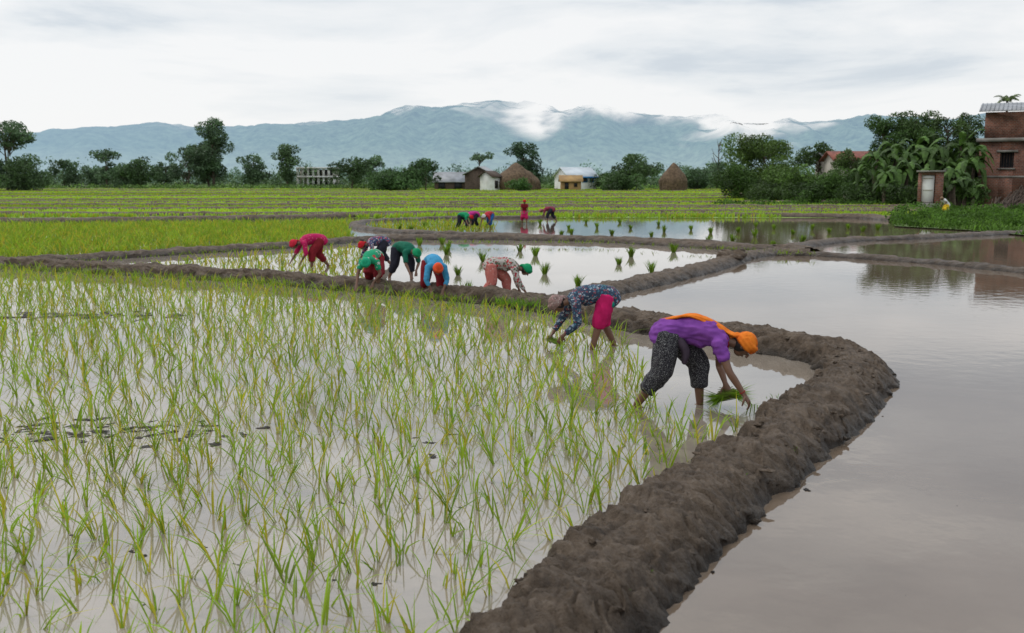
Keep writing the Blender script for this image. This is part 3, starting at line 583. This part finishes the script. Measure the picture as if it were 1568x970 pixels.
# palm behind the brick house
b=MB(); Y=108; X=WX(1527,Y); h=WZ(158,Y)
V,F=tube([(X,Y,0),(X+0.1,Y,h*0.6),(X,Y,h)],[0.2,0.15,0.12],seg=8); b.add(V,F,0,(0.1,0.1,0.06))
for i in range(15):
    a=i*2.4; l=R.uniform(0.8,1.2); up=R.uniform(.5,1.5)
    for s in np.linspace(0.1,1,9):
        r=l*s; z=h+l*(up*s-0.9*s*s); 
        for sd in (-1,1):
            p=np.array([X+math.cos(a)*r,Y+math.sin(a)*r,z]); q=np.array([-math.sin(a)*sd*0.3+math.cos(a)*0.2,math.cos(a)*sd*0.3+math.sin(a)*0.2,-0.15])
            b.add([p,p+(0.07,0.07,0.05),p+q,p-(0.0,0.0,0.07)],[np.array([[0,1,2,3]])],1,np.array((0.08,0.12,0.03))*R.uniform(0.7,1.3))
b.obj('palm_tree',[M_bark,M_leaf])
# distant tree mass / hedge along the edge of the fields
b=MB()
for i in range(460):
    px=R.uniform(-150,1330); Y=R.uniform(245,330); X=WX(px,Y); w=R.uniform(1.6,4.2); h=R.uniform(0.8,2.9)*(1.5 if R.random()<0.18 else 1)
    if px<480: h*=1.3
    leaves(b,(X,Y,h*0.7),(w,w*0.7,h*0.9),int(90),0.42,(0.074,0.122,0.050),0)
for i in range(260):
    px=R.uniform(-150,1120); Y=R.uniform(226,244); X=WX(px,Y); leaves(b,(X,Y,0.4),(R.uniform(1.5,5),1.5,R.uniform(0.4,1.0)),60,0.33,(0.09,0.155,0.035),0)
b.obj('distant_trees',[M_leaf])
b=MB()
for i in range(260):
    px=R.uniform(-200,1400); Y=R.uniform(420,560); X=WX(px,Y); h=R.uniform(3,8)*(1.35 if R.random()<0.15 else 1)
    leaves(b,(X,Y,h*0.6),(R.uniform(4,9),4,h*0.6),120,0.8,(0.16,0.24,0.20),0)  # pale bluish leaf colour carries painted distance haze
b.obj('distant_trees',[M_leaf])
# grass verge on right with weeds
b=MB()
gp=[(1370,348),(1365,335),(1380,322),(1700,318),(1700,372),(1568,362),(1480,354)]
P=[G(*p) for p in gp]; sheet('grass_verge_ground',P,0.05,M_grass)
x,y=grid(P,0.22,jit=0.5); n=len(x)
for r in range(3):
    hh=np.array([0.5+0.9*max(-.4,mn.noise(Vector((a*.8,c*.8,0)))) for a,c in zip(x,y)])
    c1=np.array([0.075,0.145,0.020])*R.uniform(0.4,1.5,(n,1))*(0.6+hh[:,None])
    blades(b,x+R.normal(0,0.1,n),y+R.normal(0,0.1,n),np.full(n,0.03),R.uniform(0.1,0.5,n)*hh,np.full(n,0.06),R.uniform(0,6.28,n),R.uniform(0,0.6,n),R.uniform(0,0.8,n),c1*0.7,c1)
for i in range(70):
    px=R.uniform(1375,1590);py=R.uniform(320,350); gx,gy=G(px,py); s=R.uniform(0.25,0.8); leaves(b,(gx,gy,s*0.45),(s,s*0.7,s*0.7),130,0.10,(0.065,0.13,0.020),0)
for i in range(60):
    px=R.uniform(1100,1420);Y=R.uniform(84,88); s=R.uniform(0.3,0.7); leaves(b,(WX(px,Y),Y,s*0.4),(s*1.6,s*0.7,s*0.7),90,0.11,(0.06,0.12,0.020),0)
b.obj('verge_grass',[M_rice])
# ---------------------------------------------------------------- buildings
M_white=basic('white_plaster',(0.62,0.62,0.60),(0.48,0.47,0.43),0.8,0.85,0.1)
M_cream=basic('cream_plaster',(0.38,0.355,0.30),(0.27,0.25,0.21),0.8,0.85,0.1)
M_ochre=basic('mud_plaster',(0.34,0.21,0.08),(0.24,0.15,0.07),1.0,0.9,0.2)
M_dark=basic('opening_shade',(0.025,0.025,0.03),(0.015,0.015,0.02),1)  # near-black colour painted in for the shade inside openings
M_tin=basic('tin_roof',(0.27,0.28,0.30),(0.16,0.165,0.17),0.7,0.5,0.1)
M_blue=basic('blue_roof_trim',(0.03,0.17,0.42),(0.02,0.12,0.32),1,0.5)
M_whroof=basic('pale_roof_sheet',(0.46,0.50,0.53),(0.36,0.40,0.43),0.6,0.5)
M_thatch=basic('thatch',(0.15,0.10,0.062),(0.075,0.05,0.032),2.5,0.95,0.8,12,0.1)
M_redtile=basic('red_roof',(0.22,0.07,0.045),(0.13,0.04,0.03),2)
M_wood=basic('old_wood',(0.08,0.055,0.04),(0.035,0.024,0.018),5,0.85,0.4)
M_conc=basic('concrete',(0.26,0.245,0.225),(0.13,0.12,0.105),1.5,0.9,0.3)
def brickmat():
    m,nt,N,L=newmat('brick'); o=N.new('ShaderNodeOutputMaterial'); p=N.new('ShaderNodeBsdfPrincipled'); tc=N.new('ShaderNodeTexCoord')
    mp=N.new('ShaderNodeMapping'); mp.inputs['Rotation'].default_value=(math.pi/2,0,0); L.new(tc.outputs['Object'],mp.inputs['Vector'])
    br=nd(N,'ShaderNodeTexBrick'); br.inputs['Scale'].default_value=1; br.inputs['Brick Width'].default_value=0.28; br.inputs['Row Height'].default_value=0.14; br.inputs['Mortar Size'].default_value=0.018
    br.inputs['Color1'].default_value=(0.28,0.095,0.055,1); br.inputs['Color2'].default_value=(0.16,0.055,0.036,1); br.inputs['Mortar'].default_value=(0.22,0.17,0.14,1)
    L.new(mp.outputs[0],br.inputs['Vector'])
    n=nd(N,'ShaderNodeTexNoise',Scale=0.9,Detail=9,Roughness=.65); L.new(tc.outputs['Object'],n.inputs['Vector']); r=ramp(N,[(0.32,0.35),(0.68,1.2)]); L.new(n.outputs['Fac'],r.inputs['Fac'])
    mm=nd(N,'ShaderNodeMixRGB',blend_type='MULTIPLY',Fac=1.0); L.new(br.outputs['Color'],mm.inputs['Color1']); L.new(r.outputs['Color'],mm.inputs['Color2'])
    L.new(mm.outputs['Color'],p.inputs['Base Color']); p.inputs['Roughness'].default_value=0.9; L.new(p.outputs[0],o.inputs[0]); return m
M_brick=brickmat()
def part(name,geos,mat,parent,smooth=False):
    b=MB()
    for V,F in geos: b.add(V,F)
    return b.obj(name,[mat],parent=parent,smooth=smooth)
def gable(w,d,z,rh,over=0.4,th=0.12):
    """two roof slabs; ridge along x"""
    out=[]
    for s in (-1,1):
        y0=s*(d/2+over); sl=rh/(d/2); z0=z-over*sl
        a=[(-w/2-over,0,z+rh),(w/2+over,0,z+rh),(w/2+over,y0,z0),(-w/2-over,y0,z0)]
        V=np.array(a+[(p[0],p[1],p[2]+th) for p in a]); out.append((V,[np.array([(0,1,2,3),(7,6,5,4),(0,4,5,1),(1,5,6,2),(2,6,7,3),(3,7,4,0)])]))
    return out
def gwall(w,d,z,rh):
    V=[(-w/2,-d/2,0),(w/2,-d/2,0),(w/2,d/2,0),(-w/2,d/2,0),(-w/2,-d/2,z),(w/2,-d/2,z),(w/2,d/2,z),(-w/2,d/2,z),(-w/2,0,z+rh),(w/2,0,z+rh)]
    return [(V,[np.array([(0,1,5,4),(1,2,6,5),(2,3,7,6),(3,0,4,7),(4,5,9,8),(6,7,8,9)]),np.array([(5,6,9),(7,4,8)])])]
def house(name,px,Y,w,d,z,rh,wall,roof,wins,rot=0,z0=0,frame=None):
    e=empty(name,(WX(px,Y),Y,z0),rot)
    ww,dd=(w,d)
    part('walls',gwall(ww,dd,z,rh),wall,e); part('roof',gable(ww,dd,z+.02,rh),roof,e)
    fs=[];fr=[]
    for (x,zz,a,c) in wins:
        fs.append(box((x,-dd/2-0.02,zz),(a,0.06,c)))
        for q in (-1,1): fr.append(box((x+q*(a/2+0.05),-dd/2-0.05,zz),(0.1,0.12,c+0.2)))
        fr.append(box((x,-dd/2-0.052,zz+c/2+0.05),(a,0.12,0.1))); fr.append(box((x,-dd/2-0.052,zz-c/2-0.05),(a,0.12,0.1)))
    part('window_shade_panels',fs,M_dark,e); part('window_frames',fr,frame or M_wood,e); return e  # dark boxes paint the shade inside the windows
Y=255; e=empty('white_veranda_building',(WX(491,Y),Y,0)); s=Y/FPX; w=58*s; H1=WZ(257,Y)
part('walls',[box((0,1.5,H1/2-0.2),(w-0.6,5,H1-0.8))],M_cream,e)
part('roof_slab',[box((0,0,H1-0.2),(w,8.6,0.4)),box((0,-0.2,H1*0.55),(w-0.1,8,0.4))],M_white,e)
part('pillars',[box((-w/2+0.3+i*(w-0.6)/7,-3.6,zc),(0.55,0.45,zh)) for i in range(8) for zc,zh in ((H1*0.26,H1*0.52),(H1*0.75,H1*0.36))],M_white,e)
part('doors',[box((-w/2+1.2+i*1.4,-1.03,zc),(0.7,0.1,1.4)) for i in range(6) for zc in (1.2,H1*0.76)],M_dark,e)
Y=215; s=Y/FPX
e=house('tin_roof_shed',693,Y,50*s,6,WZ(278,Y),(278-265)*s,M_wood,M_tin,[(-2,1,1.4,1.4),(1.5,1,1.6,1.4)])
house('gabled_house',738,205,3,6.2,3.3,1.5,M_wood,M_tin,[(0.2,1.6,1.0,1.4)],rot=1.2)
house('white_hut',751,196,2.6,3,2.9,0.9,M_white,M_wood,[(0,1.3,0.7,1.3)],rot=0.9)
e=house('white_blue_house',880,218,6.8,6.5,WZ(268,218)-0.3,1.75,M_white,M_whroof,[(-2.0,2.1,0.7,1.0),(0.6,2.2,1.0,0.9),(2.3,2.2,0.8,0.9)],rot=0.42,frame=M_blue)
part('blue_fascia',[box((0,-3.70,WZ(268,218)-0.58),(7.6,0.08,0.30))],M_blue,e)
house('mud_house',873,203,4.0,3.6,2.0,1.0,M_ochre,M_ochre,[(-0.9,1.0,0.6,1.2),(0.9,1.2,0.5,0.6)])
for a in [(1300,108,5,4,WZ(246,108),0.8,M_cream,M_redtile),(1272,112,3,4,WZ(244,112),0.6,M_cream,M_tin)]: house('village_house',a[0],a[1],a[2],a[3],a[4],a[5],a[6],a[7],[(0,a[4]-1,0.8,0.8)])
def haystack(px,Y,w,h):
    prof=[(1.0,0),(1.05,0.2),(1.02,0.42),(0.82,0.6),(0.5,0.78),(0.22,0.93),(0.04,1.0)]; b=MB(); seg=28
    pr=crom(np.array(prof),4); V=[]
    for r,z in pr:
        for k in range(seg):
            a=k/seg*6.283; q=1+0.16*mn.noise(Vector((math.cos(a)*2,math.sin(a)*2,z*4+px)))
            V.append((math.cos(a)*r*w/2*q,math.sin(a)*r*w/2*q,z*h))
    i=np.arange(seg);j=(i+1)%seg
    b.add(V,[np.vstack([np.stack([k*seg+i,k*seg+j,(k+1)*seg+j,(k+1)*seg+i],1) for k in range(len(pr)-1)])])
    n=1600; a=R.uniform(0,6.28,n); t=R.random(n); rr=np.interp(t,[p[1] for p in prof],[p[0] for p in prof])*w/2
    p=np.stack([np.cos(a)*rr,np.sin(a)*rr,t*h],1); q=p+np.stack([np.cos(a)*0.25,np.sin(a)*0.25,-R.uniform(0.2,0.6,n)],1); sd=np.stack([-np.sin(a),np.cos(a),0*a],1)*0.05
    b.add(np.stack([p-sd,p+sd,q],1).reshape(-1,3),[np.arange(3*n).reshape(-1,3)])
    b.obj('haystack',[M_thatch],loc=(WX(px,Y),Y,0))
haystack(790,198,7.2,WZ(250,198)); haystack(808,203,5,WZ(262,203)); haystack(1029,190,4.9,WZ(250,190))
# brick house at right: front wall faces the fields
Y=90; ra=-math.atan2(42.1,90)-0.03; e=empty('brick_house',(WX(1490,Y)+7*math.cos(ra)-5*math.sin(ra),Y+7*math.sin(ra)+5*math.cos(ra),0),ra); z1=WZ(219,Y); z2=WZ(175,Y)
part('lower_walls',[box((-6.15,-4.9,z1/2),(1.7,0.3,z1)),box((1.4,-4.9,z1/2),(11.2,0.3,z1)),box((-4.75,-4.9,(z1-2.3)/2),(1.1,0.3,z1-2.3)),box((-4.75,-4.9,z1-0.45),(1.1,0.3,0.9)),box((-6.85,0.1,z1/2),(0.3,9.7,z1)),box((6.85,0.1,z1/2),(0.3,9.7,z1))],M_brick,e)
part('interior_shade_panel',[box((0,-4.3,z1/2),(13.2,0.2,z1-0.1))],M_dark,e)  # dark panel painted as the unlit room behind the window
part('floor_slab',[box((0,-0.2,z1+0.15),(14.6,10.6,0.3))],M_conc,e)
part('upper_walls',[box((0,0.2,(z1+0.3+z2)/2),(13.4,9.4,z2-z1-0.3))],M_brick,e)
a=[(-7.2,-5.6,z2),(7.2,-5.6,z2),(7.2,0,z2+1.0),(-7.2,0,z2+1.0)]; V=np.array(a+[(p[0],p[1],p[2]+.08) for p in a])
part('roof',[(V,[np.array([(3,2,1,0),(4,5,6,7),(0,1,5,4),(1,2,6,5),(2,3,7,6),(3,0,4,7)])])],M_tin,e)
part('roof_ribs',[(np.array([(x0+dx,yy0,zz0+.06+dz) for dz in (0,.06) for dx,yy0,zz0 in ((-.04,-5.62,z2),(.04,-5.62,z2),(.04,0,z2+1.0),(-.04,0,z2+1.0))]),[np.array([(4,5,6,7),(0,1,5,4),(1,2,6,5),(3,0,4,7)])]) for x0 in np.arange(-7.1,7.2,.35)],M_tin,e)
part('lintels',[box((-4.75,-5.1,z1-0.85),(1.7,0.2,0.18)),box((-4.75,-5.1,z1-2.38),(1.4,0.25,0.12)),box((0,-5.075,z1*.45),(13.9,0.05,0.16))],M_conc,e)
part('window_bars',[box((-5.2+i*0.22,-4.85,z1-1.6),(0.04,0.04,1.4)) for i in range(5)],M_wood,e)
# outhouse
Y=80; e=empty('brick_outhouse',(WX(1427,Y),Y+1,0),-0.36); w=35/FPX*Y; h=WZ(264,Y)
part('walls',[box((-w/2+0.12,0,h/2),(0.24,1.8,h)),box((w/2-0.3,0,h/2),(0.6,1.8,h)),box((0,0.8,h/2),(w-0.9,0.2,h)),box((-0.2,-0.75,h-0.12),(w-0.86,0.25,0.24))],M_brick,e)
part('roof_slab',[box((0,-0.05,h+0.06),(w+0.3,2.2,0.12))],M_conc,e)
part('door',[box((-0.2,-0.72,h/2-0.1),(w-0.95,0.06,h-0.35))],M_white,e)
part('door_rails',[box((-0.2,-0.77,z),(w-1.1,0.03,0.08)) for z in (0.5,h/2,h-0.5)],M_cream,e)
part('step',[box((-0.1,-1.3,0.2),(1.6,0.8,0.4))],M_conc,e)
# wood pile
b=MB()
for i in range(170):
    x0=WX(1512,72)+R.uniform(0,4.6); y0=72+R.uniform(-1.5,1.5); t=(x0-WX(1512,72))/4.6; h=0.4+2.9*t*R.uniform(0.4,1.1)
    V,F=tube([(x0-R.uniform(0.3,1.4),y0-0.6,0.1+R.uniform(0,0.3)*h),(x0+0.3,y0,h*0.6),(x0+R.uniform(0.5,1.3),y0+0.4,h+0.4*R.random())],[0.07,0.06,0.035],seg=6); b.add(V,F)
b.obj('wood_pile',[M_wood],smooth=True)
# ---------------------------------------------------------------- hills
def hillmat():
    m,nt,N,L=newmat('forested_hill'); o=N.new('ShaderNodeOutputMaterial')
    ge=N.new('ShaderNodeNewGeometry'); sp=N.new('ShaderNodeSeparateXYZ'); L.new(ge.outputs['Position'],sp.inputs[0])
    n=nd(N,'ShaderNodeTexNoise',Scale=0.03,Detail=10,Roughness=0.8); L.new(ge.outputs['Position'],n.inputs['Vector'])
    r=ramp(N,[(0.38,(0.0,0.012,0.0)),(0.62,(0.23,0.30,0.18))]); L.new(n.outputs['Fac'],r.inputs['Fac'])
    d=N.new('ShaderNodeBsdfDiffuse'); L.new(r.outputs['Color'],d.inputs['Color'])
    hz=nd(N,'ShaderNodeEmission',Strength=1.0)  # distance haze painted onto the slopes as a blue glow
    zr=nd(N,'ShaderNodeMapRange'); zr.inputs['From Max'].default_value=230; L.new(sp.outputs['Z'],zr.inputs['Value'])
    hc=ramp(N,[(0.0,(0.48,0.62,0.70)),(0.45,(0.335,0.49,0.61)),(1.0,(0.335,0.48,0.62))]); L.new(zr.outputs[0],hc.inputs['Fac']); L.new(hc.outputs['Color'],hz.inputs['Color'])  # painted haze colour by height, palest at the hill foot
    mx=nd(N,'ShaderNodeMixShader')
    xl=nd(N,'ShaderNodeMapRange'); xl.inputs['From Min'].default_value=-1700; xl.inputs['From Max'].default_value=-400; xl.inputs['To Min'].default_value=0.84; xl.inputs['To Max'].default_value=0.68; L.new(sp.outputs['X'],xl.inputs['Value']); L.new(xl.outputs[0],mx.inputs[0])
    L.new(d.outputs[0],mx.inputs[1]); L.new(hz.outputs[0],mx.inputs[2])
    # cloud swallowing parts of the ridge
    mp=N.new('ShaderNodeMapping'); mp.inputs['Scale'].default_value=(0.0042,0.001,0.009); L.new(ge.outputs['Position'],mp.inputs['Vector'])
    n2=nd(N,'ShaderNodeTexNoise',Scale=1.0,Detail=7,Roughness=0.5,Distortion=.6); L.new(mp.outputs[0],n2.inputs['Vector'])
    za=nd(N,'ShaderNodeMapRange'); za.inputs['From Min'].default_value=85; za.inputs['From Max'].default_value=260; za.inputs['To Min'].default_value=-0.34; za.inputs['To Max'].default_value=0.06; L.new(sp.outputs['Z'],za.inputs['Value'])
    xa=nd(N,'ShaderNodeMapRange'); xa.inputs['From Min'].default_value=-2000; xa.inputs['From Max'].default_value=2000; L.new(sp.outputs['X'],xa.inputs['Value'])
    xr=ramp(N,[(0.0,0.05),(0.3,0.02),(0.44,0.01),(0.49,0.05),(0.52,0.22),(0.555,0.14),(0.585,0.06),(0.625,0.13),(0.675,0.30),(0.72,0.18),(0.78,0.11),(0.86,0.14),(1.0,0.10)]); L.new(xa.outputs[0],xr.inputs['Fac'])
    sm=nd(N,'ShaderNodeMath',operation='ADD'); L.new(n2.outputs['Fac'],sm.inputs[0]); L.new(za.outputs[0],sm.inputs[1])
    s2=nd(N,'ShaderNodeMath',operation='ADD'); L.new(sm.outputs[0],s2.inputs[0]); L.new(xr.outputs['Color'],s2.inputs[1])
    cr=nd(N,'ShaderNodeMapRange'); cr.inputs['From Min'].default_value=0.42; cr.inputs['From Max'].default_value=0.72; cr.interpolation_type='SMOOTHERSTEP'; L.new(s2.outputs[0],cr.inputs['Value'])
    tr=N.new('ShaderNodeBsdfTransparent'); m2=N.new('ShaderNodeMixShader'); L.new(cr.outputs[0],m2.inputs[0]); L.new(mx.outputs[0],m2.inputs[1]); L.new(tr.outputs[0],m2.inputs[2])
    L.new(m2.outputs[0],o.inputs[0]); return m
prof=[(-900,250),(-300,262),(0,262),(50,224),(75,212),(130,200),(200,198),(300,196),(400,194),(480,188),(560,184),(600,176),(640,165),(700,167),(760,164),(800,170),(850,173),(905,171),(960,174),(1010,179),(1060,184),(1100,187),(1150,192),(1250,187),(1320,185),(1400,186),(1550,182),(1700,190),(2300,215)]
pa=np.array(prof,float); Y0,YR=2500,3500
nx,ny=640,80; V=[]
for j in range(ny):
    v=j/(ny-1)*1.12; Yv=Y0+(YR-Y0)*v
    for i in range(nx):
        X=-3600+7200*i/(nx-1); px=784+FPX*X/YR
        H=(275-np.interp(px,pa[:,0],pa[:,1]))/FPX*YR
        rp=(math.sin(min(v,1)*math.pi/2))**1.4 if v<=1 else 1-(v-1)*2.5
        ridge=1-abs(mn.noise(Vector((X*0.0028,Yv*0.0009,3.3))))*2; r2=1-abs(mn.noise(Vector((X*0.008,Yv*0.003,7.3))))*2; sp_=mn.fractal(Vector((X*0.006,Yv*0.004,0)),1,2,6)
        z=H*rp+ ((ridge-0.5)*H*0.28+(r2-.5)*H*.13)*math.sin(min(v,1)*math.pi)+sp_*15*min(1,v*3)*(0.3+0.7*(1-v if v<1 else 0))+mn.noise(Vector((X*0.04,Yv*0.04,0)))*7*min(1,v*2)
        V.append((X,Yv,z-3))
a=(np.arange(ny-1)[:,None]*nx+np.arange(nx-1)[None,:]).ravel()
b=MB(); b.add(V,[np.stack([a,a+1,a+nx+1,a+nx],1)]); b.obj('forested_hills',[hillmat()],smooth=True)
# ---------------------------------------------------------------- world + sun
w=bpy.data.worlds.new("World"); scene.world=w; w.use_nodes=True; nt=w.node_tree; N=nt.nodes; L=nt.links; N.clear()
out=N.new('ShaderNodeOutputWorld'); sky=N.new('ShaderNodeTexSky'); sky.sky_type='NISHITA'; sky.sun_disc=False
SE,SR=math.radians(52),math.radians(-50)
sky.sun_elevation=SE; sky.sun_rotation=SR
bg1=nd(N,'ShaderNodeBackground',Strength=0.1); L.new(sky.outputs[0],bg1.inputs[0])
tc=N.new('ShaderNodeTexCoord'); sp=N.new('ShaderNodeSeparateXYZ'); L.new(tc.outputs['Generated'],sp.inputs[0])
mp=N.new('ShaderNodeMapping'); mp.inputs['Scale'].default_value=(1.8,1.8,9); mp.inputs['Location'].default_value=(0.35,0,0.2); mp.inputs['Rotation'].default_value=(0,0.08,0); L.new(tc.outputs['Generated'],mp.inputs['Vector'])
n1=nd(N,'ShaderNodeTexNoise',Scale=1.8,Detail=10,Roughness=0.56,Distortion=0.3); L.new(mp.outputs[0],n1.inputs['Vector'])
zr=nd(N,'ShaderNodeMapRange'); zr.inputs['From Min'].default_value=0.06; zr.inputs['From Max'].default_value=0.18; zr.inputs['To Min'].default_value=-0.20; zr.inputs['To Max'].default_value=0.06; L.new(sp.outputs['Z'],zr.inputs['Value'])
xr=nd(N,'ShaderNodeMath',operation='MULTIPLY_ADD'); xr.inputs[1].default_value=0.16; L.new(sp.outputs['X'],xr.inputs[0]); L.new(zr.outputs[0],xr.inputs[2])
sm=nd(N,'ShaderNodeMath',operation='ADD'); L.new(n1.outputs['Fac'],sm.inputs[0]); L.new(xr.outputs[0],sm.inputs[1])
cr=ramp(N,[(0.38,(0.94,0.945,0.95)),(0.50,(0.83,0.86,0.885)),(0.58,(0.68,0.735,0.79)),(0.72,(0.57,0.625,0.695))]); L.new(sm.outputs[0],cr.inputs['Fac'])
# an overcast sky is brighter overhead than at the horizon
zb=nd(N,'ShaderNodeMapRange'); zb.inputs['From Min'].default_value=0.17; zb.inputs['From Max'].default_value=0.55; zb.inputs['To Min'].default_value=1.0; zb.inputs['To Max'].default_value=1.8; L.new(sp.outputs['Z'],zb.inputs['Value'])
bg2=nd(N,'ShaderNodeBackground',Strength=1.0); L.new(cr.outputs['Color'],bg2.inputs[0]); L.new(zb.outputs[0],bg2.inputs[1])
mx=N.new('ShaderNodeMixShader'); mx.inputs[0].default_value=0.94; L.new(bg1.outputs[0],mx.inputs[1]); L.new(bg2.outputs[0],mx.inputs[2]); L.new(mx.outputs[0],out.inputs[0])
sd=bpy.data.lights.new('sun','SUN'); sd.energy=0.9; sd.angle=math.radians(12); sd.color=(1,0.96,0.9)
so=bpy.data.objects.new('sun',sd); scene.collection.objects.link(so)
dirv=Vector((math.sin(SR)*math.cos(SE),math.cos(SR)*math.cos(SE),math.sin(SE)))
so.rotation_euler=dirv.to_track_quat('Z','Y').to_euler(); so.location=dirv*50
